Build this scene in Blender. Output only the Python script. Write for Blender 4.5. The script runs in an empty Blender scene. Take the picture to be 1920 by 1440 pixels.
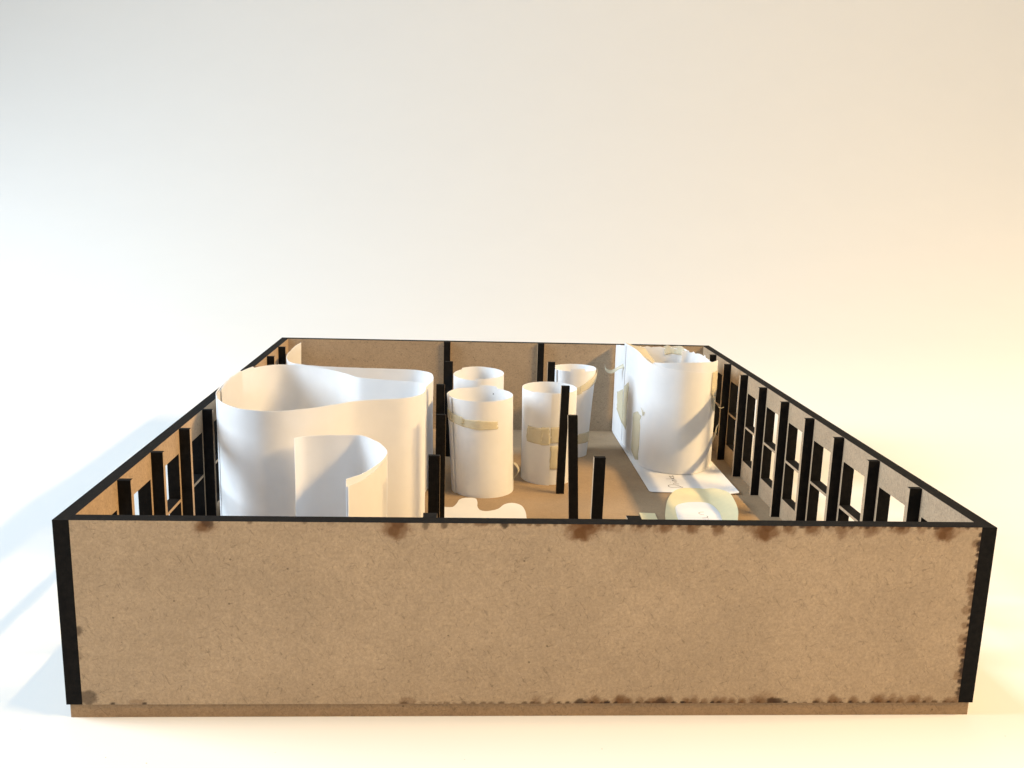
import bpy, math, random
from mathutils import Vector, noise
random.seed(7)
MM = 0.001
SC = bpy.context.scene
COL = SC.collection

# ---------------------------------------------------------------- camera
cam_d = bpy.data.cameras.new('camera')
cam = bpy.data.objects.new('camera', cam_d)
COL.objects.link(cam)
cam.location = (125.473*MM, -274.038*MM, 164.801*MM)
cam.rotation_euler = (1.3656, -0.0271, -0.0495)
cam_d.sensor_fit = 'HORIZONTAL'
cam_d.sensor_width = 36.0
cam_d.lens = 1718.37/1920*36
cam_d.clip_start = 0.01
cam_d.clip_end = 50
SC.camera = cam

# ---------------------------------------------------------------- light
world = bpy.data.worlds.new('World')
SC.world = world
world.use_nodes = True
wb = world.node_tree.nodes['Background']
wb.inputs[0].default_value = (0.84, 0.93, 1.0, 1)
wb.inputs[1].default_value = 0.37

def aim(o, target):
    d = Vector(target) - o.location
    o.rotation_euler = d.to_track_quat('-Z', 'Y').to_euler()

# warm room lamp, right of the box: a row of bulbs parallel to the side walls
for k in range(6):
    ld = bpy.data.lights.new('warm_lamp', 'POINT')
    ld.energy = 22
    ld.shadow_soft_size = 0.03
    ld.color = (1.0, 0.66, 0.285)
    lo = bpy.data.objects.new('warm_lamp', ld)
    lo.location = (1.30, -0.50+0.11*k, 0.90)
    COL.objects.link(lo)
# added soft fill behind the camera, brightens the front wall and papers
ld = bpy.data.lights.new('front_fill_light', 'AREA')
ld.shape = 'SQUARE'
ld.size = 1.2
ld.energy = 3
ld.color = (1.0, 0.96, 0.90)
lo = bpy.data.objects.new('front_fill_light', ld)
lo.location = (0.05, -1.25, 1.15)
aim(lo, (0.15, 0.1, 0.0))
COL.objects.link(lo)
# daylight from a window, left of the box
ld = bpy.data.lights.new('window_light', 'AREA')
ld.shape = 'RECTANGLE'
ld.size = 0.7
ld.size_y = 0.9
ld.energy = 51
ld.color = (0.74, 0.88, 1.0)
lo = bpy.data.objects.new('window_light', ld)
lo.location = (-1.45, 0.17, 0.80)
aim(lo, (0.15, 0.2, 0.03))
COL.objects.link(lo)

SC.view_settings.view_transform = 'Standard'
SC.view_settings.look = 'None'
SC.view_settings.exposure = 0.0
SC.view_settings.gamma = 1.0

# ---------------------------------------------------------------- materials
def new_mat(name):
    m = bpy.data.materials.new(name)
    m.use_nodes = True
    nt = m.node_tree
    b = nt.nodes['Principled BSDF']
    return m, nt, b

def nd(nt, t, **kw):
    n = nt.nodes.new(t)
    for k, v in kw.items():
        setattr(n, k, v)
    return n

def noise_node(nt, vec, scale, detail=3, rough=0.5, dist=0.0):
    n = nd(nt, 'ShaderNodeTexNoise')
    n.inputs['Scale'].default_value = scale
    n.inputs['Detail'].default_value = detail
    n.inputs['Roughness'].default_value = rough
    n.inputs['Distortion'].default_value = dist
    nt.links.new(vec, n.inputs['Vector'])
    return n.outputs['Fac']

def ramp(nt, fac, a, b, ca=0.0, cb=1.0):
    r = nd(nt, 'ShaderNodeMapRange')
    r.inputs['From Min'].default_value = a
    r.inputs['From Max'].default_value = b
    r.inputs['To Min'].default_value = ca
    r.inputs['To Max'].default_value = cb
    nt.links.new(fac, r.inputs['Value'])
    return r.outputs['Result']

def mixc(nt, fac, a, b, mode='MIX'):
    m = nd(nt, 'ShaderNodeMix', data_type='RGBA', blend_type=mode)
    for sock, v in ((m.inputs[0], fac), (m.inputs[6], a), (m.inputs[7], b)):
        if isinstance(v, (int, float)):
            sock.default_value = v
        elif isinstance(v, tuple):
            sock.default_value = (*v, 1)
        else:
            nt.links.new(v, sock)
    return m.outputs[2]

def mapped(nt, vec, rot=(0, 0, 0), scale=(1, 1, 1), loc=(0, 0, 0)):
    n = nd(nt, 'ShaderNodeMapping')
    n.inputs['Rotation'].default_value = rot
    n.inputs['Scale'].default_value = scale
    n.inputs['Location'].default_value = loc
    nt.links.new(vec, n.inputs['Vector'])
    return n.outputs[0]

def mdf(name, base=(0.39, 0.28, 0.18), stained=False, contrast=1.0, axis='X'):
    m, nt, b = new_mat(name)
    tc = nd(nt, 'ShaderNodeTexCoord')
    v = mapped(nt, tc.outputs['Object'], scale=(1000, 1000, 1000))
    big = noise_node(nt, v, 0.035, 3, 0.55)
    mid = noise_node(nt, v, 0.28, 4, 0.65)
    fine = noise_node(nt, v, 1.0, 4, 0.8)
    c = mixc(nt, ramp(nt, big, 0.35, 0.65), tuple(x*0.93 for x in base), tuple(x*1.05 for x in base))
    f2 = ramp(nt, mid, 0.33, 0.67, 1-0.055*contrast, 1+0.055*contrast)
    cc = nd(nt, 'ShaderNodeCombineColor')
    for i in range(3):
        nt.links.new(f2, cc.inputs[i])
    c = mixc(nt, 1.0, c, cc.outputs[0], 'MULTIPLY')
    f3 = ramp(nt, fine, 0.33, 0.67, 1-0.19*contrast, 1+0.19*contrast)
    cc = nd(nt, 'ShaderNodeCombineColor')
    for i in range(3):
        nt.links.new(f3, cc.inputs[i])
    c = mixc(nt, 1.0, c, cc.outputs[0], 'MULTIPLY')
    # short wood fibres lying in several directions, dark and pale
    for k, (r, q, dark) in enumerate(((0.3, 1.0, True), (1.3, 1.25, True), (2.2, 0.9, True), (0.9, 1.1, False), (2.0, 0.85, False))):
        rot = {'X': (r, 0, 0), 'Y': (0, r, 0), 'Z': (0, 0, r)}[axis]
        sca = {'X': (0.6, 0.42*q, 1.7*q), 'Y': (0.42*q, 0.6, 1.7*q), 'Z': (0.42*q, 1.7*q, 0.6)}[axis]
        fv = mapped(nt, v, rot=rot, scale=(1, 1, 1), loc=(k*31.7, k*12.1, k*7.7))
        fv = mapped(nt, fv, scale=sca)
        fn = noise_node(nt, fv, 0.85, 1, 0.4, 0.9)
        fac = ramp(nt, fn, 0.665, 0.74, 0.0, (0.38 if dark else 0.22)*contrast)
        col = tuple(x*0.4 for x in base) if dark else tuple(min(1, x*1.4) for x in base)
        c = mixc(nt, fac, c, col)
    vo = nd(nt, 'ShaderNodeTexVoronoi')
    vo.inputs['Scale'].default_value = 0.13
    nt.links.new(v, vo.inputs['Vector'])
    c = mixc(nt, ramp(nt, vo.outputs['Distance'], 0.03, 0.06, 0.65, 0.0), c, tuple(x*0.2 for x in base))
    if stained:
        at = nd(nt, 'ShaderNodeAttribute', attribute_name='stain')
        sep = nd(nt, 'ShaderNodeSeparateColor')
        nt.links.new(at.outputs['Color'], sep.inputs[0])
        c = mixc(nt, sep.outputs[0], c, (0.125, 0.045, 0.007))
        c = mixc(nt, sep.outputs[1], c, (0.026, 0.015, 0.010))
    nt.links.new(c, b.inputs['Base Color'])
    b.inputs['Roughness'].default_value = 0.75
    b.inputs['Specular IOR Level'].default_value = 0.25
    bp = nd(nt, 'ShaderNodeBump')
    bp.inputs['Strength'].default_value = 0.25
    bp.inputs['Distance'].default_value = 0.0002
    nt.links.new(fine, bp.inputs['Height'])
    nt.links.new(bp.outputs[0], b.inputs['Normal'])
    return m

def charred(name):
    m, nt, b = new_mat(name)
    tc = nd(nt, 'ShaderNodeTexCoord')
    v = mapped(nt, tc.outputs['Object'], scale=(1000, 1000, 1000))
    n1 = noise_node(nt, v, 0.4, 4, 0.6)
    n2 = noise_node(nt, v, 2.5, 3, 0.7)
    c = mixc(nt, ramp(nt, n1, 0.35, 0.7), (0.006, 0.0058, 0.0058), (0.012, 0.0105, 0.0095))
    c = mixc(nt, ramp(nt, n2, 0.74, 0.80, 0, 0.5), c, (0.06, 0.05, 0.045))
    nt.links.new(c, b.inputs['Base Color'])
    b.inputs['Roughness'].default_value = 0.7
    b.inputs['Specular IOR Level'].default_value = 0.06
    bp = nd(nt, 'ShaderNodeBump')
    bp.inputs['Strength'].default_value = 0.4
    bp.inputs['Distance'].default_value = 0.0002
    nt.links.new(n2, bp.inputs['Height'])
    nt.links.new(bp.outputs[0], b.inputs['Normal'])
    return m

def paper(name, col=(0.84, 0.845, 0.86), trans=0.22, mottled=0.03):
    m, nt, b = new_mat(name)
    out = nt.nodes['Material Output']
    tc = nd(nt, 'ShaderNodeTexCoord')
    v = mapped(nt, tc.outputs['Object'], scale=(1000, 1000, 1000))
    n1 = noise_node(nt, v, 0.15, 4, 0.6)
    c = mixc(nt, ramp(nt, n1, 0.3, 0.7), tuple(x*(1-mottled) for x in col), col)
    nt.links.new(c, b.inputs['Base Color'])
    b.inputs['Roughness'].default_value = 0.65
    b.inputs['Specular IOR Level'].default_value = 0.3
    tr = nd(nt, 'ShaderNodeBsdfTranslucent')
    nt.links.new(c, tr.inputs['Color'])
    mx = nd(nt, 'ShaderNodeMixShader')
    mx.inputs[0].default_value = trans
    nt.links.new(b.outputs[0], mx.inputs[1])
    nt.links.new(tr.outputs[0], mx.inputs[2])
    nt.links.new(mx.outputs[0], out.inputs['Surface'])
    return m

def tape_mat(name, clear=0.45):
    m, nt, b = new_mat(name)
    out = nt.nodes['Material Output']
    tc = nd(nt, 'ShaderNodeTexCoord')
    v = mapped(nt, tc.outputs['Object'], scale=(1000, 1000, 1000))
    n1 = noise_node(nt, v, 0.5, 5, 0.7)
    c = mixc(nt, ramp(nt, n1, 0.3, 0.7), (0.76, 0.70, 0.54), (0.84, 0.80, 0.68))
    nt.links.new(c, b.inputs['Base Color'])
    b.inputs['Roughness'].default_value = 0.5
    tr = nd(nt, 'ShaderNodeBsdfTranslucent')
    nt.links.new(c, tr.inputs['Color'])
    mx = nd(nt, 'ShaderNodeMixShader')
    mx.inputs[0].default_value = 0.25
    nt.links.new(b.outputs[0], mx.inputs[1])
    nt.links.new(tr.outputs[0], mx.inputs[2])
    tp = nd(nt, 'ShaderNodeBsdfTransparent')
    tp.inputs['Color'].default_value = (1.0, 0.97, 0.88, 1)
    m2 = nd(nt, 'ShaderNodeMixShader')
    m2.inputs[0].default_value = clear
    nt.links.new(mx.outputs[0], m2.inputs[1])
    nt.links.new(tp.outputs[0], m2.inputs[2])
    nt.links.new(m2.outputs[0], out.inputs['Surface'])
    bp = nd(nt, 'ShaderNodeBump')
    bp.inputs['Strength'].default_value = 0.3
    bp.inputs['Distance'].default_value = 0.0003
    nt.links.new(n1, bp.inputs['Height'])
    nt.links.new(bp.outputs[0], b.inputs['Normal'])
    return m

def plain(name, col, rough=0.7, mott=0.04, scale=0.05, bump=0.0):
    m, nt, b = new_mat(name)
    tc = nd(nt, 'ShaderNodeTexCoord')
    v = mapped(nt, tc.outputs['Object'], scale=(1000, 1000, 1000))
    n1 = noise_node(nt, v, scale, 5, 0.6)
    c = mixc(nt, ramp(nt, n1, 0.3, 0.7), tuple(x*(1-mott) for x in col), col)
    nt.links.new(c, b.inputs['Base Color'])
    b.inputs['Roughness'].default_value = rough
    b.inputs['Specular IOR Level'].default_value = 0.25
    if bump:
        n2 = noise_node(nt, v, 1.2, 4, 0.7)
        bp = nd(nt, 'ShaderNodeBump')
        bp.inputs['Strength'].default_value = bump
        bp.inputs['Distance'].default_value = 0.0002
        nt.links.new(n2, bp.inputs['Height'])
        nt.links.new(bp.outputs[0], b.inputs['Normal'])
    return m

M_MDF = mdf('mdf_face')
M_FRONT = mdf('mdf_front_face', base=(0.40, 0.29, 0.185), stained=True, axis='Y')
M_BACK = mdf('mdf_back_face_shaded', base=(0.33, 0.25, 0.17))  # same board as the side walls, with weaker light put into its colour
M_FLOOR = mdf('mdf_floor', base=(0.35, 0.25, 0.155), contrast=0.6, axis='Z')
M_BASE = mdf('mdf_base_edge', base=(0.33, 0.215, 0.12), contrast=0.9, axis='Y')
M_CHAR = charred('charred_edge')
M_PAPER = paper('white_paper')
M_PAPER2 = paper('white_paper_flat', trans=0.05)
M_GREEN = plain('pale_green_paper', (0.78, 0.69, 0.43), 0.7, 0.05, 0.3, 0.3)
M_TAPE = tape_mat('masking_tape')
M_TABLE = plain('white_sweep', (0.735, 0.74, 0.735), 0.6, 0.012, 0.01)
M_INK = plain('pencil_line', (0.11, 0.09, 0.08), 0.6)
M_SMUDGE = plain('smudge', (0.42, 0.38, 0.33), 0.8)

# ---------------------------------------------------------------- helpers
def mesh_obj(name, verts, faces, mats, fm=None, parent=None, smooth=None):
    me = bpy.data.meshes.new(name)
    me.from_pydata([(x*MM, y*MM, z*MM) for x, y, z in verts], [], faces)
    for m in mats:
        me.materials.append(m)
    if fm is not None:
        me.polygons.foreach_set('material_index', fm)
    if smooth is not None:
        me.polygons.foreach_set('use_smooth', smooth)
    me.update()
    o = bpy.data.objects.new(name, me)
    COL.objects.link(o)
    if parent is not None:
        o.parent = parent
    return o

def empty(name, loc=(0, 0, 0)):
    o = bpy.data.objects.new(name, None)
    o.empty_display_size = 0.02
    o.location = [c*MM for c in loc]
    COL.objects.link(o)
    return o

def tag(o, label, cat, group=None):
    o['label'] = label
    o['category'] = cat
    if group:
        o['group'] = group
    return o

BOXF = [(0, 3, 2, 1), (4, 5, 6, 7), (0, 1, 5, 4), (1, 2, 6, 5), (2, 3, 7, 6), (3, 0, 4, 7)]
#        bottom        top           y0            x1            y1            x0
def box_vf(x0, x1, y0, y1, z0, z1, lean=(0, 0)):
    a, b = lean
    v = [(x0, y0, z0), (x1, y0, z0), (x1, y1, z0), (x0, y1, z0),
         (x0+a, y0+b, z1), (x1+a, y0+b, z1), (x1+a, y1+b, z1), (x0+a, y1+b, z1)]
    return v, BOXF

class Acc:
    """collects quads of one mesh"""
    def __init__(s):
        s.v, s.f, s.m = [], [], []
    def box(s, x0, x1, y0, y1, z0, z1, mats, lean=(0, 0), skip=()):
        v, f = box_vf(x0, x1, y0, y1, z0, z1, lean)
        n = len(s.v)
        s.v += v
        for i, q in enumerate(f):
            if i in skip:
                continue
            s.f.append(tuple(n+k for k in q))
            s.m.append(mats[i])
    def quad(s, pts, m):
        n = len(s.v)
        s.v += pts
        s.f.append(tuple(range(n, n+len(pts))))
        s.m.append(m)
    def build(s, name, mats, parent=None):
        return mesh_obj(name, s.v, s.f, mats, s.m, parent)

# ---------------------------------------------------------------- the sweep the box stands on
def sweep():
    prof = []
    z0 = -4.92
    y1, R, top = 750, 1650, 3400
    for y in (-1600, -900, -400, 0, 300, 600):
        prof.append((y, z0))
    for k in range(0, 33):
        a = math.pi/2*k/32
        prof.append((y1+R*math.sin(a), z0+R-R*math.cos(a)))
    prof.append((y1+R, top))
    xs = [-4000+i*400 for i in range(21)]
    v = [(x, y, z) for (y, z) in prof for x in xs]
    n = len(xs)
    f = [(j*n+i, j*n+i+1, (j+1)*n+i+1, (j+1)*n+i) for j in range(len(prof)-1) for i in range(n-1)]
    o = mesh_obj('backdrop', v, f, [M_TABLE], None, None, [True]*len(f))
    o['kind'] = 'structure'
    return o
sweep()

# ---------------------------------------------------------------- the model box
H, D, W, T, BT = 62.6, 362.1, 300.0, 5.07, 4.92
model = empty('model_box')
tag(model, 'open topped brown fibreboard architectural model with charred black cut edges on white paper', 'architectural model')

# base board
a = Acc()
a.box(0.9, 299.1, 0.7, D-0.7, -BT, 0, [1, 0, 1, 1, 1, 1])
a.build('base_board', [M_FLOOR, M_BASE], model)

# front panel with its scorch marks
def stain_field():
    blobs = []   # x, z, rx, rz, brown, black
    R = random.Random(11)
    for x, z, r, br in ((46.1, 61.2, 3.2, .62), (105.2, 61.0, 4.4, .72), (164.2, 60.8, 4.7, .88), (223.6, 60.8, 4.1, .8), (282.6, 60.6, 3.4, .85)):
        blobs.append((x, z, r*1.35, r*1.0, br*.45, 0.0))
        blobs.append((x, z, r*0.95, r*0.9, br*.7, 0.04))
        blobs.append((x-.5, z-r*.25, r*0.5, r*0.5, br*.8, 0.12))
        blobs.append((x+R.uniform(-1, 2), 62.2, r*0.5, r*0.45, 0.6, 0.25))
    for q in ((47.2, 62.4, 2.0, 2.3, .2, .55), (114.6, 62.3, 1.2, 2.3, 0, .6), (120.5, 62.4, 1.2, 1.6, .2, .6), (139.4, 62.6, 1.5, 1.8, .0, .85),
            (132, 62.6, 2.6, 1.2, .5, .2), (5.4, 25.6, 1.6, 1.9, .1, .6), (6.9, 2.4, 3.2, 3.0, .1, .6), (5.2, 17, 1.0, 2, .1, .2),
            (14.5, 0, .8, .8, 0, .9), (24.6, 0.1, .7, .8, .2, .8), (22, 0.6, 2.8, 1.4, .3, 0), (109, .3, 3.2, 2.4, .35, .05), (108, 0, 1.4, 1.2, .4, .4), (60, 62.6, 1, .8, .2, .4), (77, 62.6, .9, .7, .1, .4), (85, 62.6, 1.2, 1.0, .2, .1)):
        blobs.append(q)
    x = 124.0
    while x < 294:                                     # scallops along the top edge
        k = min(1, max(0.2, (x-118)/60))
        r = R.uniform(0.7, 1.35)
        blobs.append((x, 62.9, r, r, 0.55*k+.15, R.choice((0.25, 0.5, 0.75))*k))
        if x > 160 and R.random() < 0.45:
            r2 = R.uniform(1.5, 2.5)
            blobs.append((x+1, 62.0, r2, r2*1.0, R.uniform(.22, .42), 0.03))
        x += R.uniform(2.0, 3.6)
    for q in ((248.5, 61.4, 2.6, 3.1), (239, 61.6, 2.9, 2.6), (258, 61.6, 2.8, 2.8), (231.5, 61.8, 2.4, 2.4), (268, 61.9, 3, 2.2), (199.5, 61.4, 2.4, 2.4), (208, 61.4, 2.3, 2.9), (191, 61.8, 2.2, 2.2)):
        blobs.append((*q, .42, .06))
        blobs.append((q[0]-.3, q[1]+.2, q[2]*.6, q[3]*.65, .35, .1))
    x = 104.0
    while x < 294:                                     # and along the bottom edge
        k = min(1, max(0.15, (x-100)/70))
        r = R.uniform(0.5, 1.0)
        blobs.append((x, -0.1, r*1.25, r*1.1, 0.5*k+.1, R.choice((0.5, 0.75, 0.95))*k))
        if x > 150 and R.random() < 0.6:
            r2 = R.uniform(1.5, 2.5)
            blobs.append((x+1, 0.2, r2, r2*1.25, R.uniform(.3, .55)*k, 0.06))
            blobs.append((x+1, 0.0, r2*.6, r2*.8, R.uniform(.3, .5)*k, 0.1))
        x += R.uniform(1.9, 3.9)
    for q in ((166, .4, 2.0, 1.5, .4, .75), (193, .4, 2.0, 2.0, .5, .65), (231.5, .5, 3.2, 1.6, .6, .7), (180, .6, 2.6, 3.0, .5, .1), (228, 1, 4.0, 3.6, .3, 0)):
        blobs.append(q)
    z = 60.0
    while z > 2:                                       # right hand edge
        r = R.uniform(0.7, 1.4)
        blobs.append((294.9, z, r*1.15, r*0.9, 0.5, R.choice((0.45, 0.7, 0.9))))
        if R.random() < 0.4:
            r2 = R.uniform(1.5, 2.4)
            blobs.append((293.9, z, r2, r2*0.9, .45, .1))
        z -= R.uniform(1.3, 2.9)
    return blobs

def front_panel():
    bl = stain_field()
    x0, x1, z0, z1, st = T, W-T, 0.0, H, 0.5
    nx, nz = int((x1-x0)/st), int(H/st)
    X = [x0+(x1-x0)*i/nx for i in range(nx+1)]
    Z = [z0+(z1-z0)*j/nz for j in range(nz+1)]
    br = [[0.0]*(nx+1) for _ in Z]
    bk = [[0.0]*(nx+1) for _ in Z]
    sx, sz = (x1-x0)/nx, (z1-z0)/nz
    for (bx, bz, rx, rz, cb, ck) in bl:
        i0, i1 = max(0, int((bx-1.6*rx-x0)/sx)), min(nx, int((bx+1.6*rx-x0)/sx)+1)
        j0, j1 = max(0, int((bz-1.6*rz-z0)/sz)), min(nz, int((bz+1.6*rz-z0)/sz)+1)
        for j in range(j0, j1+1):
            for i in range(i0, i1+1):
                w = noise.noise(Vector((X[i]*0.45, Z[j]*0.45, bx))) * 0.28 + noise.noise(Vector((X[i]*1.6, Z[j]*1.6, bz+3))) * 0.16
                d = math.hypot((X[i]-bx)/rx, (Z[j]-bz)/rz) + w
                s = min(1, max(0, (1.1-d)/0.42))
                s = s*s*(3-2*s)
                br[j][i] = max(br[j][i], 1-(1-br[j][i])*(1-cb*s))
                bk[j][i] = max(bk[j][i], ck*s)
    v = [(x, 0.0, z) for z in Z for x in X]
    n = nx+1
    f = [(j*n+i, j*n+i+1, (j+1)*n+i+1, (j+1)*n+i) for j in range(nz) for i in range(nx)]
    fm = [0]*len(f)
    k = len(v)
    v += [(x0, 0, z0), (x1, 0, z0), (x1, T, z0), (x0, T, z0), (x0, 0, z1), (x1, 0, z1), (x1, T, z1), (x0, T, z1)]
    for q, mi in (((4, 5, 6, 7), 2), ((2, 3, 7, 6), 1), ((0, 3, 2, 1), 2), ((3, 0, 4, 7), 2), ((1, 2, 6, 5), 2)):
        f.append(tuple(k+c for c in q))
        fm.append(mi)
    o = mesh_obj('front_wall', v, f, [M_FRONT, M_MDF, M_CHAR], fm, model)
    at = o.data.color_attributes.new('stain', 'FLOAT_COLOR', 'POINT')
    buf = []
    for j in range(nz+1):
        for i in range(nx+1):
            buf += [min(1, br[j][i]), min(1, bk[j][i]), 0, 1]
    buf += [0, 0, 0, 1]*8
    at.data.foreach_set('color', buf)
    return o
front = front_panel()

# back panel
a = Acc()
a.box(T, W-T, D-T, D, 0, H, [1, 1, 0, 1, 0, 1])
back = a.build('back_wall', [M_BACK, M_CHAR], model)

PY = [40.0, 75.1, 110.8, 146.2, 181.3, 217.0, 252.0, 287.6, 322.6]   # near face of each pilaster
PT, PD = 2.35, 4.62
ZB, ZT, ZM0, ZM1 = 10.8, 52.2, 30.7, 32.0

def side_wall(x0, x1, inner):
    a = Acc()
    bounds = [T] + [y for p in PY for y in (p, p+PT)] + [D-T]
    wins = []
    for k in range(0, len(bounds), 2):
        lo, hi = bounds[k], bounds[k+1]
        wins.append((lo+2.0, hi-1.7))
    z = (0, ZB, ZT, H)
    ys = [0.0] + [c for w in wins for c in w] + [D]
    # natural faces left and right as strips round the openings, charred reveals
    for xf, sgn in ((x0, -1), (x1, 1)):
        def q(y0, y1, z0, z1, m=0):
            p = [(xf, y0, z0), (xf, y1, z0), (xf, y1, z1), (xf, y0, z1)]
            if sgn < 0:
                p.reverse()
            a.quad(p, m)
        q(0, D, 0, ZB)
        q(0, D, ZT, H)
        for k in range(0, len(ys), 2):
            q(ys[k], ys[k+1], ZB, ZT)
    a.quad([(x0, 0, 0), (x1, 0, 0), (x1, 0, H), (x0, 0, H)], 1)
    a.quad([(x0, D, 0), (x0, D, H), (x1, D, H), (x1, D, 0)], 1)
    a.quad([(x0, 0, H), (x1, 0, H), (x1, D, H), (x0, D, H)], 1)
    a.quad([(x0, 0, 0), (x0, D, 0), (x1, D, 0), (x1, 0, 0)], 1)
    for (y0, y1) in wins:
        a.quad([(x0, y0, ZB), (x1, y0, ZB), (x1, y1, ZB), (x0, y1, ZB)], 1)
        a.quad([(x0, y0, ZT), (x0, y1, ZT), (x1, y1, ZT), (x1, y0, ZT)], 1)
        a.quad([(x0, y0, ZB), (x0, y0, ZT), (x1, y0, ZT), (x1, y0, ZB)], 1)
        a.quad([(x0, y1, ZB), (x1, y1, ZB), (x1, y1, ZT), (x0, y1, ZT)], 1)
    o = a.build('side_wall', [M_MDF, M_CHAR], model)
    tr = None
    for (y0, y1) in wins:
        b = Acc()
        b.box(x0+.01, x1-.01, y0, y1, ZM0, ZM1, [1, 1, 1, 0, 1, 0], skip=(2, 4))
        b.build('window_transom', [M_MDF, M_CHAR], o)
    for i, y in enumerate(PY):
        b = Acc()
        R = random.Random(i*7+int(x0))
        j = R.uniform(-.25, .25)
        ln = (R.uniform(-.12, .12), 0)
        h = H+R.uniform(-.15, .05)
        if inner > 0:
            b.box(x1, x1+PD+j*.3, y, y+PT, 0.0, h, [1, 1, 1, 0, 1, 0])
        else:
            b.box(x0-PD+j*.3, x0, y, y+PT, 0.0, h, [1, 1, 1, 0, 1, 0])
        b.build('pilaster', [M_MDF, M_CHAR], o)
    return o
left_wall = side_wall(0, T, 1)
right_wall = side_wall(W-T, W, -1)

for x in (112.2, 177.5):
    b = Acc(); b.box(x, x+4.5, D-T-2.35, D-T, 0, H, [1, 1, 1, 0, 1, 0]); b.build('pilaster', [M_MDF, M_CHAR], back)
for x, yy in ((113.5, 4.3), (179.6, 3.4)):
    b = Acc(); b.box(x, x+4.5, T, T+yy, 0, H+.02, [1, 1, 1, 0, 1, 0]); b.build('pilaster', [M_MDF, M_CHAR], front)

# free standing columns, two rows
for (bx, by, h, lean) in ((112.6, 75.1, 62.5, (-.1, 0)), (113.2, 146.2, 61.8, (.1, 0)), (111.2, 217, 61.4, (0, 0)), (114.2, 287.6, 61.2, (0, 0)),
                          (178.6, 287.6, 62.0, (0, 0)), (178.9, 216, 61.9, (.9, 0)), (178.6, 146.2, 62.3, (-2.9, 0)), (178.0, 75.1, 62.6, (.4, 0))):
    b = Acc()
    wd = 5.2 if by > 280 and bx < 150 else 4.6
    b.box(bx, bx+wd, by, by+2.35, 0, h, [1, 1, 1, 0, 1, 0], lean)
    c_ = b.build('column', [M_MDF, M_CHAR], model)
    if lean[0] < -2:
        c_['label'] = 'column leaning to the left'

# ---------------------------------------------------------------- paper
def catmull(P, step=1.5, closed=False):
    P = [Vector((*p, 0)).to_2d() if len(p) == 2 else Vector(p) for p in P]
    n = len(P)
    out = []
    segs = n if closed else n-1
    for i in range(segs):
        if closed:
            p0, p1, p2, p3 = P[(i-1) % n], P[i], P[(i+1) % n], P[(i+2) % n]
        else:
            p1, p2 = P[i], P[i+1]
            p0 = P[i-1] if i > 0 else p1*2-p2
            p3 = P[i+2] if i+2 < n else p2*2-p1
        k = max(2, int((p2-p1).length/step))
        for j in range(k):
            t = j/k
            out.append(0.5*((2*p1)+(p2-p0)*t+(2*p0-5*p1+4*p2-p3)*t*t+(3*p1-p0-3*p2+p3)*t**3))
    if not closed:
        out.append(P[-1])
    return out

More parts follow.
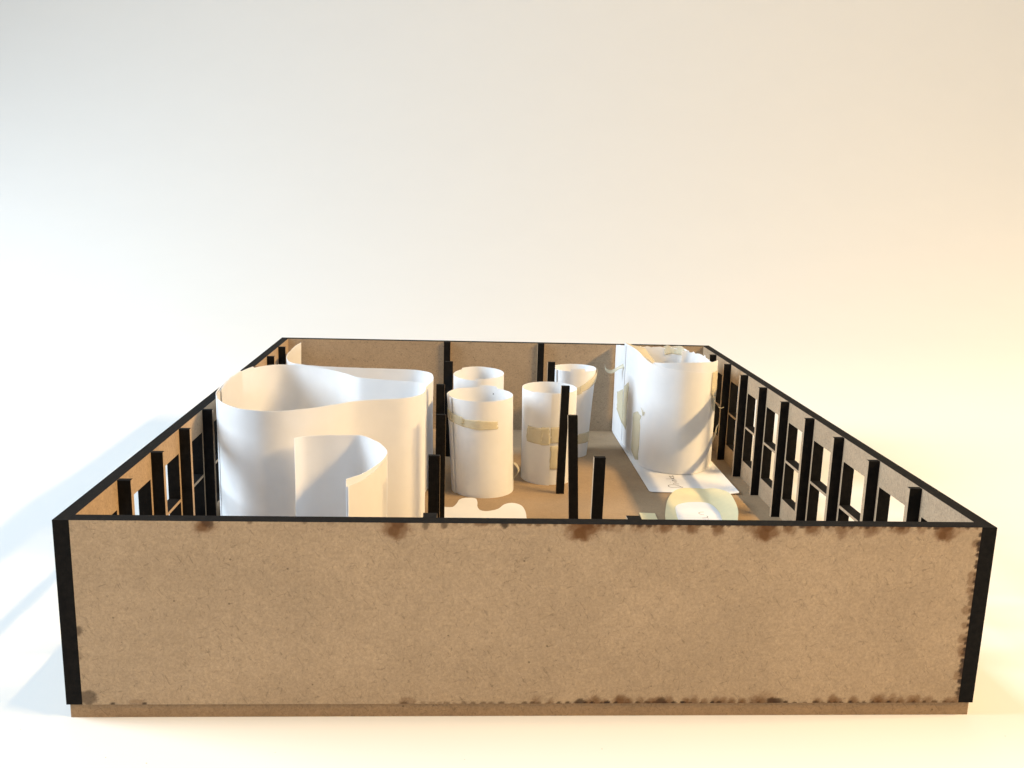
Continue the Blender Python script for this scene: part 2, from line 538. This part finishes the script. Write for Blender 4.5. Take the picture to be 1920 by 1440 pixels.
class Strip:
    """a standing strip of paper: surface(u, z) with u along its length"""
    def __init__(s, bottom, top=None, z0=0.0, ztop=60.0, amp=0.25, seed=0, smooth=True, step=1.5, zref=None):
        s.B = catmull(bottom, step) if smooth else [Vector(p) for p in bottom]
        if top is None:
            s.T = s.B
        else:
            s.T = catmull(top, step) if smooth else [Vector(p) for p in top]
            n = len(s.B)
            s.T = [s._at(s.T, i/(n-1)) for i in range(n)]
        s.n = len(s.B)
        s.z0, s.ztop, s.amp, s.seed = z0, ztop, amp, seed
        s.zref = zref
    @staticmethod
    def _at(L, u):
        x = max(0, min(1, u))*(len(L)-1)
        i = min(len(L)-2, int(x))
        return L[i].lerp(L[i+1], x-i)
    def zt(s, u):
        b = s.ztop(u) if callable(s.ztop) else s.ztop
        return b + 0.22*noise.noise(Vector((u*9, s.seed, 2.2))) + 0.12*noise.noise(Vector((u*40, s.seed, 7.1)))
    def normal(s, u):
        e = 0.5/s.n
        d = s._at(s.B, u+e)-s._at(s.B, u-e)
        if d.length < 1e-9:
            d = Vector((1, 0))
        d.normalize()
        return Vector((d.y, -d.x))           # to the right of the walking direction
    def at(s, u, z, off=0.0):
        h = z/(s.zref or (s.zt(u)))
        p = s._at(s.B, u).lerp(s._at(s.T, u), h)
        n = s.normal(u)
        w = s.amp*noise.noise(Vector((u*5, z*0.03, s.seed*3.1)))*(0.3+h)
        p = p + n*(off+w)
        return (p.x, p.y, z)
    def build(s, name, mat, parent=None, thick=0.22, rows=12, u0=0, u1=1, off=0.0):
        cols = max(2, int(s.n*(u1-u0)))
        v, f, sm = [], [], []
        for side in (0, 1):
            for j in range(rows+1):
                for i in range(cols+1):
                    u = u0+(u1-u0)*i/cols
                    zt = s.zt(u)
                    z = s.z0+(zt-s.z0)*j/rows
                    v.append(s.at(u, z, off + (thick/2 if side == 0 else -thick/2)))
        n = cols+1
        N = n*(rows+1)
        for j in range(rows):
            for i in range(cols):
                q = (j*n+i, j*n+i+1, (j+1)*n+i+1, (j+1)*n+i)
                f.append(q); sm.append(True)
                f.append(tuple(N+c for c in reversed(q))); sm.append(True)
        def edge(seq):
            k = len(v)
            for c in seq:
                v.append(v[c]); v.append(v[c+N])
            for i in range(len(seq)-1):
                f.append((k+2*i, k+2*i+2, k+2*i+3, k+2*i+1)); sm.append(False)
        edge([rows*n+i for i in range(n)])
        edge([i for i in reversed(range(n))])
        edge([j*n for j in range(rows+1)][::-1])
        edge([j*n+cols for j in range(rows+1)])
        return mesh_obj(name, v, f, [mat], None, parent, sm)
    def tape(s, u0, u1, zc0, zc1, width, parent, off=0.32, name='masking_tape', seed=0, torn=True, wfun=None, mat=None):
        """a strip of tape lying on the outside of the sheet"""
        cols = max(6, int(s.n*abs(u1-u0)))
        rows = 8
        v, f = [], []
        for j in range(rows+1):
            for i in range(cols+1):
                t = i/cols
                wz = j/rows-0.5
                jag = 0.0
                if torn:
                    jag = (noise.noise(Vector((wz*7, seed, 0.5)))*0.9)/s.n*1.5
                u = u0+(u1-u0)*t + (jag if i in (0,) else 0) + (jag*1.3 if i == cols else 0)
                w = width*(wfun(t) if wfun else 1)
                z = zc0+(zc1-zc0)*t + wz*w + 0.12*noise.noise(Vector((t*6, wz*3, seed)))
                z = min(z, s.zt(u)-0.05)
                v.append(s.at(u, max(0.1, z), off+0.10*noise.noise(Vector((t*9, wz*4, seed+9)))))
        n = cols+1
        for j in range(rows):
            for i in range(cols):
                f.append((j*n+i, j*n+i+1, (j+1)*n+i+1, (j+1)*n+i))
        o = mesh_obj(name, v, f, [mat or M_TAPE], None, parent, [True]*len(f))
        sol = o.modifiers.new('thick', 'SOLIDIFY')
        sol.thickness = 0.08*MM
        sol.offset = 0
        return o

def ribbon(name, pts, width_dir, widths, mat, parent, thick=0.12):
    """a free curl of tape: centre line pts (3-D), swept along width_dir"""
    C = catmull(pts, 0.35)
    n = len(C)
    wd = Vector(width_dir).normalized()
    v, f = [], []
    for i, c in enumerate(C):
        t = i/(n-1)
        x = t*(len(widths)-1)
        k = min(len(widths)-2, int(x))
        w = widths[k]+(widths[k+1]-widths[k])*(x-k)
        for s_ in (-.5, 0, .5):
            v.append(tuple(c+wd*w*s_))
    for i in range(n-1):
        for j in range(2):
            f.append((i*3+j, i*3+j+1, i*3+j+4, i*3+j+3))
    o = mesh_obj(name, v, f, [mat], None, parent, [True]*len(f))
    sol = o.modifiers.new('thick', 'SOLIDIFY')
    sol.thickness = thick*MM
    sol.offset = 0
    return o

def arc(cx, cy, rx, ry, a0, a1, dr0=0.0, dr1=0.0, flare=0.0, step=6):
    """points counter-clockwise from a0 to a1 degrees; radius grows by dr; the last degrees flare out"""
    n = max(2, int(abs(a1-a0)/step))
    L = []
    for i in range(n+1):
        t = i/n
        a = math.radians(a0+(a1-a0)*t)
        g = dr0+(dr1-dr0)*t + flare*max(0, (t-0.93)/0.07)**2
        L.append((cx+(rx+g)*math.cos(a), cy+(ry+g)*math.sin(a)))
    return L

def scrap_text(parent, strokes, z, width=0.35, name='handwriting'):
    v, f = [], []
    for st in strokes:
        C = catmull(st, 0.4) if len(st) > 2 else [Vector(st[0]), Vector(st[1])]
        k = len(v)
        for i, c in enumerate(C):
            d = (C[min(i+1, len(C)-1)]-C[max(i-1, 0)])
            d.normalize()
            nn = Vector((d.y, -d.x))*width/2
            v += [(c.x+nn.x, c.y+nn.y, z), (c.x-nn.x, c.y-nn.y, z)]
        for i in range(len(C)-1):
            f.append((k+2*i, k+2*i+1, k+2*i+3, k+2*i+2))
    return mesh_obj(name, v, f, [M_INK], None, parent)

# --- large free-form loop, left (A)
A = [(10.9, 166.0), (12.2, 145.7), (18.6, 131.0), (27.2, 120.6), (36.8, 115.6), (45.4, 115.2), (53.4, 117.9), (61.2, 122.7), (69.1, 129.2), (76.4, 136.2), (85.8, 140.6),
     (97.8, 144.8), (103.7, 150.1), (106.8, 157.1), (107.4, 167.8), (106.0, 175.6), (102.0, 180.9), (88.2, 185.5), (76.2, 189.6), (70.6, 193.0),
     (62.5, 202.9), (54.4, 210.3), (44.6, 217.0), (34.4, 222.0), (24.1, 222.2), (15.3, 214.3), (11.6, 200.1), (10.2, 185.3), (10.6, 168.0), (11.9, 155.4)]
loopA = empty('paper_enclosure', (60, 165, 0))
tag(loopA, 'tallest white paper loop with pinched waist, standing near the left window wall', 'paper wall')
sA = Strip([(x-60, y-165) for x, y in A], ztop=lambda u: 70.0 + (0.9 if u > 0.83 else 0), amp=0.5, seed=1)
sA.build('paper_sheet', M_PAPER, loopA, rows=16)
sA2 = Strip([(x-60, y-165) for x, y in [(14.4, 138.0), (11.5, 147.0), (10.2, 157.0), (9.7, 170), (9.6, 186), (10.6, 198)]], ztop=lambda u: 70.2+1.0*u, amp=0.1, seed=2)
sA2.build('paper_sheet', M_PAPER, loopA)
sA.tape(0.03, 0.05, 66, 66, 6, loopA, off=.3, seed=3)

# --- long sheet behind it (B), curling up at the back left corner
Bp = [(15.6, 345.5), (13.3, 336), (12.6, 321), (14.6, 300), (20.0, 283.5), (28.9, 276.5), (45.7, 270.6), (64.1, 268.5), (81.6, 268.0), (97.5, 266.3), (105.8, 258.7), (108.4, 247.9), (108.6, 234.5), (106.5, 221.6), (104.6, 210.8)]
sheetB = empty('curved_paper_sheet', (60, 270, 0))
tag(sheetB, 'long low white paper sheet curving behind the tallest loop into the back left corner', 'paper wall')
sB = Strip([(x-60, y-270) for x, y in Bp], ztop=lambda u: 60.0 + 2.0*max(0, (0.1-u)/0.1), amp=0.4, seed=5)
sB.build('paper_sheet', M_PAPER, sheetB)

# --- small hook in front (S)
S = [(54.2, 107.8), (57.7, 111.3), (64, 113.2), (71.1, 113.9), (79.6, 114.7), (83.9, 112.1), (89.2, 104.7), (92.6, 97.6), (94.9, 90.2), (95.0, 82.9), (92.5, 69.9), (88.5, 59.4), (83.2, 51.8)]
hook = empty('paper_hook', (75, 90, 0))
tag(hook, 'small hook shaped white paper sheet with free left edge, just behind the front wall', 'paper wall')
sS = Strip([(x-75, y-90) for x, y in S], ztop=60.0, amp=0.25, seed=8)
sS.build('paper_sheet', M_PAPER, hook)
sS2 = Strip([(x-75, y-90) for x, y in [(95.3, 82.9), (93.0, 69.9), (89.1, 59.2), (83.9, 51.4)]], ztop=lambda u: 59.3-1.9*u, amp=0.2, seed=9)
sS2.build('paper_sheet', M_PAPER, hook)

# --- four rolls
def roll(label, base, top, h, a0, a1, d1, flare, seed):
    cx, cy = base[0], base[1]
    e = empty('paper_roll', (cx, cy, 0))
    tag(e, label, 'paper roll', 'rolled paper cylinders standing between the columns')
    b = arc(0, 0, base[2], base[3], a0, a1, 0, d1, flare)
    t = arc(top[0]-cx, top[1]-cy, top[2], top[3], a0, a1, 0, d1, flare)
    s = Strip(b, t, ztop=h, amp=0.35, seed=seed, step=1.2, zref=h if not callable(h) else 55.5)
    s.build('paper_sheet', M_PAPER, e)
    def U(deg):                    # angle to u
        return (deg-a0)/(a1-a0)
    return e, s, U

# front middle roll
e1, s1, U1 = roll('widest white paper roll, nearest the front, with a strip of tape round its upper part', (138, 224.6, 17.0, 17.2), (135.4, 224.6, 17.6, 18.6), lambda u: 54.8+(1.2 if 0.617 < u < 0.70 else 0), 168, 570, 0.7, 0.12, 21)
s1.tape(U1(540), U1(573), 44.6, 44.0, 5.6, e1, off=0.38, seed=1)
s1.tape(U1(208), U1(236), 43.9, 43.0, 5.2, e1, off=0.95, seed=1)
s1.tape(U1(232), U1(300), 42.4, 41.2, 5.4, e1, off=0.5, seed=4, wfun=lambda t: 1-.25*abs(2*t-1))
tc = [(154.0-138, 222-224.6, 15.9), (156.0-138, 222-224.6, 15.5), (157.6-138, 221.6-224.6, 13.2), (157.9-138, 221.5-224.6, 11.1), (156.8-138, 222-224.6, 8.9), (154.6-138, 222-224.6, 6.6)]
ribbon('tape_curl', tc, (0.35, 1, 0.1), [2.6, 3.0, 2.6], M_TAPE, e1)
# small dark dot inside
dv = [(143.3-138+0.38*math.cos(i*math.pi/4), 240.3-224.6-0.04*math.cos(i*math.pi/4), 51.6+0.38*math.sin(i*math.pi/4)) for i in range(8)]
mesh_obj('pencil_dot', dv, [tuple(range(8))], [M_INK], None, e1)

# back middle roll
e2, s2, U2 = roll('white paper roll standing directly behind the widest roll', (136, 276.0, 14.6, 18.0), (135.3, 275.5, 14.8, 19.2), lambda u: 57.0-(0.9 if u > 0.62 else 0)*(1 if u < 2 else 0), 262, 262+372, 0.8, 0.1, 22)

# front right roll
e3, s3, U3 = roll('slim white paper roll behind a leaning column, wide tape band at mid height', (176.8, 247.6, 14.9, 15.3), (176.6, 247.2, 15.0, 15.9), 54.5, 232, 268+360, 1.0, 0.4, 23)
s3.tape(U3(575), U3(613), 29.5, 29.0, 9.6, e3, off=0.42, seed=11, wfun=lambda t: 1)
s3.tape(U3(610), U3(627.5), 29.2, 29.6, 10.6, e3, off=0.42, seed=12)
s3.tape(U3(268.5), U3(300), 30.0, 30.4, 9.4, e3, off=1.0, seed=13)
s3.tape(U3(269), U3(287), 16.5, 16.5, 14.0, e3, off=0.6, seed=14)

# back right roll
e4, s4, U4 = roll('white paper roll narrowing towards its foot, slanting tape strip near its rim', (196.2, 299.6, 10.4, 10.8), (197.3, 302.6, 13.6, 13.2), 56.0, 200, 200+372, 0.7, 0.2, 24)
s4.tape(U4(280), U4(356), 44.5, 53.0, 6.0, e4, off=0.95, seed=15, wfun=lambda t: 0.7+.5*t)
s4.tape(U4(285), U4(345), 12.5, 12.6, 6.6, e4, off=0.55, seed=16)
s4.tape(U4(262), U4(285), 43.0, 44.5, 5.0, e4, off=0.95, seed=25)
l4 = Strip(arc(0.6, 2.2, 12.9, 12.6, 254, 296), ztop=57.8, amp=0.1, seed=33)
l4.build('paper_sheet', M_PAPER, e4)

# --- big taped bundle on the right
fo = empty('taped_paper_bundle', (255, 290, 0))
tag(fo, 'tall bundle of white paper sheets joined with torn masking tape, standing by the right wall', 'paper wall')
def sh(L):
    return [(x-255, y-290) for x, y in L]
FB = [(234.2, 331), (234.7, 315), (235.2, 299), (235.4, 284), (236.3, 272.5), (238.9, 263.6), (245.7, 256.2), (256, 252.0), (266.5, 253.7), (274.6, 260.4), (279.0, 268)]
zf = [68.6, 69.0, 69.5, 69.8, 69.8, 68.4, 66.3, 65.3, 64.1, 62.9, 61.8]
def zfold(u):
    x = u*(len(zf)-1)
    i = min(len(zf)-2, int(x))
    return zf[i]+(zf[i+1]-zf[i])*(x-i)
sF = Strip(sh(FB), ztop=zfold, amp=0.25, seed=41, z0=1.0)
sF.build('paper_sheet', M_PAPER, fo, rows=16)
sL = Strip(sh([(232.6, 355.5), (233.0, 345), (233.5, 335), (234.05, 325)]), ztop=lambda u: 62.8+4.6*u, amp=0.2, seed=42, z0=1.0)
sL.build('paper_sheet', M_PAPER, fo)
sF2 = Strip(sh([(240.5, 266), (246, 261.0), (256, 257.5), (267, 258.6), (276, 265), (281.6, 271.5)]), ztop=lambda u: 66.9+2.0*math.sin(min(1, u*1.2)*math.pi*.8), amp=0.2, seed=43, z0=1.0)
sF2.build('paper_sheet', M_PAPER, fo)
sK = Strip(sh([(236, 330), (246, 333.5), (258, 333.5), (268, 331), (273.2, 328), (276.0, 322)]), ztop=lambda u: 65.8-.6*u + 1.1*noise.noise(Vector((u*16, 3, 1))), amp=0.3, seed=44, z0=1.0)
sK.build('paper_sheet', M_PAPER, fo)
sK2 = Strip(sh([(268.8, 312), (274, 311), (279, 305), (281, 294), (281.5, 284)]), ztop=lambda u: 66.8-2.6*u + 1.2*noise.noise(Vector((u*19, 5, 1)))+(1.8 if 0.55 < u < 0.6 else 0), amp=0.3, seed=45, z0=1.0)
sK2.build('paper_sheet', M_PAPER, fo)
sR = Strip(sh([(281.6, 271.5), (282.0, 282), (281.0, 296)]), ztop=64.0, amp=0.3, seed=46, z0=1.0)
sR.build('paper_sheet', M_PAPER, fo)
# tape over the left top corner, running down the inside
def patch(name, grid, mat, parent, seed=0, amp=.15, thick=.1):
    """a bent patch of tape from a grid of control points"""
    rows = [catmull(r, 1.0) for r in grid]
    n = max(len(r) for r in rows)
    def at(L, u):
        return Strip._at(L, u)
    cols = []
    for i in range(n):
        cols.append(catmull([at(r, i/(n-1)) for r in rows], 1.0))
    m = max(len(c) for c in cols)
    v, f = [], []
    for i, c in enumerate(cols):
        for j in range(m):
            p = at(c, j/(m-1))
            w = amp*noise.noise(p*0.35+Vector((seed, 0, 0)))
            v.append((p.x+w, p.y+w, p.z+w))
    for i in range(n-1):
        for j in range(m-1):
            f.append((i*m+j, (i+1)*m+j, (i+1)*m+j+1, i*m+j+1))
    o = mesh_obj(name, v, f, [mat], None, parent, [True]*len(f))
    sol = o.modifiers.new('thick', 'SOLIDIFY')
    sol.thickness = thick*MM
    sol.offset = 0
    return o
def s3d(L):
    return [(x-255, y-290, z) for x, y, z in L]
patch('masking_tape', [s3d([(233.9, 330, 68.8), (240.5, 333.0, 66.5), (248, 335, 64.8)]),
                       s3d([(235.4, 305, 68.8), (242.5, 312, 66.0), (249, 318, 62.5)]),
                       s3d([(236.4, 285, 68.5), (243.5, 287, 64.0), (251, 292, 57)])], M_TAPE, fo, 3)
patch('masking_tape', [s3d([(261, 333.0, 65.9), (264, 332.2, 67.3), (266, 331.8, 66.2), (270, 330.6, 67.0), (272.5, 329, 67.2), (275.5, 325.3, 64.3)]),
                       s3d([(262, 332.3, 60.5), (268, 330.4, 61.5), (274, 325.6, 60.5)])], M_TAPE, fo, 6, .4)
patch('masking_tape', [s3d([(276, 260.9, 62.6), (280.4, 267, 62.6), (283.0, 276, 62.8)]),
                       s3d([(276.2, 260.8, 50), (280.5, 267, 50), (282.8, 276, 50)]),
                       s3d([(278.2, 263.0, 44), (280.4, 267, 43), (282.4, 275, 44)]),
                       s3d([(279.4, 265.5, 38), (280.4, 267, 37), (281.6, 271, 38)])], M_TAPE, fo, 8, .35)
# long tapes at the left foot
sF.tape(0.0, 0.16, 26, 29, 30, fo, off=0.3, seed=51, wfun=lambda t: 0.75+.35*t)
sL.tape(0.45, 1.0, 26, 26, 24, fo, off=0.3, seed=57, wfun=lambda t: 0.5+.5*t)
sF.tape(0.325, 0.485, 17, 18, 33, fo, off=0.36, seed=52, wfun=lambda t: 0.95-.3*abs(t-.7))
ribbon('tape_curl', s3d([(221.2, 330, 53.2), (221.6, 330, 50.6), (223.5, 330, 48.9), (226.2, 330, 48.6), (228.6, 330, 49.9), (231.0, 329.5, 51.6), (234.3, 328, 53.6)]), (0.15, 1, 1.0), [1.2, 2.6, 3.2, 2.6, 4.0], M_TAPE, fo)
patch('masking_tape', [s3d([(235.3, 271.0, 38.0), (235.9, 269.4, 36.8), (236.4, 268.2, 35.6)]),
                       s3d([(236.0, 269.6, 35.4), (236.4, 268.6, 33.0), (237.2, 266.6, 36.0)])], M_TAPE, fo, 12, .1)
ribbon('tape_curl', s3d([(283.0, 272, 40.5), (284.2, 272, 38.6), (286.0, 272, 38.0), (287.6, 272, 38.6)]), (0, 1, .2), [1.6, 1.2, .4], M_TAPE, fo)
ribbon('tape_curl', s3d([(281.8, 272, 17), (283.4, 272, 22), (283.9, 272, 25.4), (285.2, 272, 28.2)]), (0, 1, .1), [3.0, 2.4, .3], M_TAPE, fo)

# ---------------------------------------------------------------- sheets lying on the floor
def flat_sheet(name, outline, z, mat, parent=None, hfun=None, thick=0.35, rings=14, closed_smooth=True, org=(0, 0)):
    P = catmull(outline, 1.5, closed=True) if closed_smooth else [Vector(p) for p in outline]
    if rings <= 4:
        n = len(P)
        v = [(p.x-org[0], p.y-org[1], z) for p in P]+[(p.x-org[0], p.y-org[1], z-thick) for p in P]
        f = [tuple(range(n)), tuple(range(2*n-1, n-1, -1))]
        f += [(i, n+i, n+(i+1) % n, (i+1) % n) for i in range(n)]
        return mesh_obj(name, v, f, [mat], None, parent)
    cx = sum(p.x for p in P)/len(P)
    cy = sum(p.y for p in P)/len(P)
    n = len(P)
    hf = hfun or (lambda x, y: 0)
    v, f, sm = [], [], []
    for side in (0, 1):
        for r in range(rings+1):
            t = r/rings
            for p in P:
                x, y = cx+(p.x-cx)*t, cy+(p.y-cy)*t
                v.append((x-org[0], y-org[1], z+hf(x, y)-(thick if side else 0)))
    N = n*(rings+1)
    for r in range(rings):
        for i in range(n):
            q = (r*n+i, (r+1)*n+i, (r+1)*n+(i+1) % n, r*n+(i+1) % n)
            f.append(q); sm.append(True)
            f.append(tuple(N+c for c in reversed(q))); sm.append(True)
    k = len(v)
    for i in range(n):
        v.append(v[rings*n+i]); v.append(v[N+rings*n+i])
    for i in range(n):
        j = (i+1) % n
        f.append((k+2*i, k+2*i+1, k+2*j+1, k+2*j)); sm.append(False)
    o = mesh_obj(name, v, f, [mat], None, parent, sm)
    return o

# sheet with the word Drinks, under the taped bundle
dr = empty('drawing_sheet', (258, 285, 0))
tag(dr, 'flat white card lettered Drinks, lying on the floor under the taped paper bundle', 'paper sheet')
def edge_curl(x, y):
    return 0.9*max(0, (x-278)/6)**2 + 0.25*math.sin(y*0.07)*0.3
def rounded(poly, r):
    out = []
    n = len(poly)
    for i in range(n):
        a, b, c = Vector(poly[i-1]), Vector(poly[i]), Vector(poly[(i+1) % n])
        u, w = (a-b).normalized(), (c-b).normalized()
        rr = r[i] if isinstance(r, (list, tuple)) else r
        p0, p2 = b+u*rr, b+w*rr
        for k in range(5):
            t = k/4
            out.append(tuple((1-t)**2*p0+2*t*(1-t)*b+t*t*p2))
    return out
def densify(P, step=4):
    out = []
    for i, p in enumerate(P):
        q = P[(i+1) % len(P)]
        d = math.hypot(q[0]-p[0], q[1]-p[1])
        k = max(1, int(d/step))
        for j in range(k):
            out.append((p[0]+(q[0]-p[0])*j/k, p[1]+(q[1]-p[1])*j/k))
    return out
flat_sheet('card', densify(rounded([(232.7, 354), (232.9, 219.6), (262, 218.0), (284.0, 217.0), (284.2, 285), (288, 354)], [1, 3, .1, .6, 2, 1])), 0.75, M_PAPER2, dr, edge_curl, closed_smooth=False, org=(258, 285))
strokes = [
    [(254.3, 228.3), (251.5, 227.9), (249.0, 227.4), (247.0, 227.4), (246.0, 229.0), (246.2, 231.0), (248.0, 232.3), (250.0, 232.2), (252.0, 230.6), (253.0, 228.6), (253.6, 227.2)],
    [(253.1, 234.0), (251.6, 234.0), (250.2, 234.2), (250.0, 235.2)],
    [(252.4, 237.0), (250.9, 237.0)], [(249.0, 237.2), (248.6, 237.2)],
    [(253.2, 239.4), (251.4, 239.0), (250.6, 240.0), (251.0, 241.0), (253.2, 241.4)],
    [(252.8, 243.4), (250.4, 243.6), (247.4, 243.4)], [(250.6, 246.8), (251.6, 243.8), (252.8, 246.4)],
    [(250.6, 249.4), (250.8, 247.6), (252.0, 248.8), (252.8, 248.0), (252.9, 250.2)]]
scrap_text(dr, [[(x-258, y-285) for x, y in s] for s in strokes], 0.80, 0.42)

# pale green sheet with curled right edge and a white label on it
gr = empty('green_card', (252, 190, 0))
tag(gr, 'pale green rounded card with right side curled up, lying under the small white card', 'paper sheet')
GO = [(232.3, 174.8), (235.6, 189.6), (240.0, 204.8), (246.0, 218.0), (252.2, 224.8), (259.5, 225.5), (264.7, 224.2), (269.1, 220.8), (272.4, 211.3), (273.6, 201.0), (272.9, 189.4), (270.7, 176.4), (267.8, 166.0), (262, 150), (250, 140), (238, 146), (231.5, 160)]
def gcurl(x, y):
    edge = 262.5 + max(0, (y-200))*0.12 - max(0, (190-y))*0.16
    h = max(0, x-edge)/9.5
    return 4.2*min(1.3, h)**1.2 if h > 0 else 0
flat_sheet('card', GO, 0.95 if False else 1.2, M_GREEN, gr, gcurl, rings=26, thick=0.5, org=(252, 190))
wl = empty('white_label_card', (252, 180, 0))
tag(wl, 'small round ended white card with pencil letters, lying on the pale green card', 'paper sheet')
WO = [(238.5, 172), (239.8, 183.2), (241.4, 191.5), (244.8, 196.1), (250.1, 198.9), (257.1, 199.4), (260.9, 197.5), (262.6, 192.0), (262.9, 183.0), (262, 168), (250, 160), (240, 164)]
flat_sheet('card', WO, 1.75, M_PAPER2, wl, None, rings=8, thick=0.4, org=(252, 180))
ws = [[(254.8, 183.2), (252.7, 182.8), (251.5, 181.4), (251.9, 179.6), (253.6, 178.6)],
      [(254.6, 177.2), (254.9, 175.6), (253.6, 174.2), (251.4, 173.9)], [(254.0, 172.8), (254.4, 172.2)], [(250.8, 171), (252.7, 171.1)]]
scrap_text(wl, [[(x-252, y-180) for x, y in s] for s in ws], 1.79, 0.32)

# wavy cut-out at the foot of the widest roll
cl = empty('wavy_card', (138, 185, 0))
tag(cl, 'cream white card with a wavy cut outline, flat on the floor before the widest roll', 'paper sheet')
CO = [(113, 190.5), (117.2, 191.2), (121.2, 191.2), (123.4, 197), (124.9, 203.6), (128.0, 206.4), (133.4, 205.8), (134.6, 200), (134.5, 193.0), (135.7, 187.2), (138.6, 185.2), (142, 186.4), (145.5, 189.1), (149.2, 196.4), (153.4, 198.7), (157.3, 196.2), (159.3, 190.1), (159.8, 178.0), (158, 160), (140, 150), (118, 152), (111, 170)]
flat_sheet('card', CO, 0.45, M_PAPER2, cl, None, rings=4, thick=0.4, org=(138, 185))
# scrap
sc_ = empty('green_scrap', (224, 174, 0))
tag(sc_, 'tiny square pale green paper scrap on the floor left of the green card', 'paper scrap')
flat_sheet('scrap', densify([(220.4, 184.6), (219.6, 164), (227.6, 163.5), (228.6, 183.8)]), 0.6, M_GREEN, sc_, None, rings=2, thick=0.4, closed_smooth=False, org=(224, 174))

# crumbs and dust on the white sweep round the box
def specks():
    R = random.Random(5)
    v, f = [], []
    P = [(-16, -22, .4), (20, -21, .35), (33, -24, .5), (70, -19, .25), (128, -23, .3), (171, -18, .3), (309, 30, .4), (318, 44, .3),
         (-52, 41, .35), (-60, 18, .3), (-31, 70, .3), (-70, 150, .4), (340, 90, .35), (-12, -6, .3), (305, -12, .3), (150, -28, .25)]
    for (x, y, r) in P:
        k = len(v)
        n = 6
        for i in range(n):
            a = 2*math.pi*i/n
            q = 0.6*r*R.uniform(.5, 1.1)
            v.append((x+q*math.cos(a)*1.3, y+q*math.sin(a), -4.91))
        v.append((x, y, -4.92+r*.3))
        for i in range(n):
            f.append((k+i, k+(i+1) % n, k+n))
    o = mesh_obj('dust_specks', v, f, [M_SMUDGE], None, None)
    o['kind'] = 'stuff'
specks()
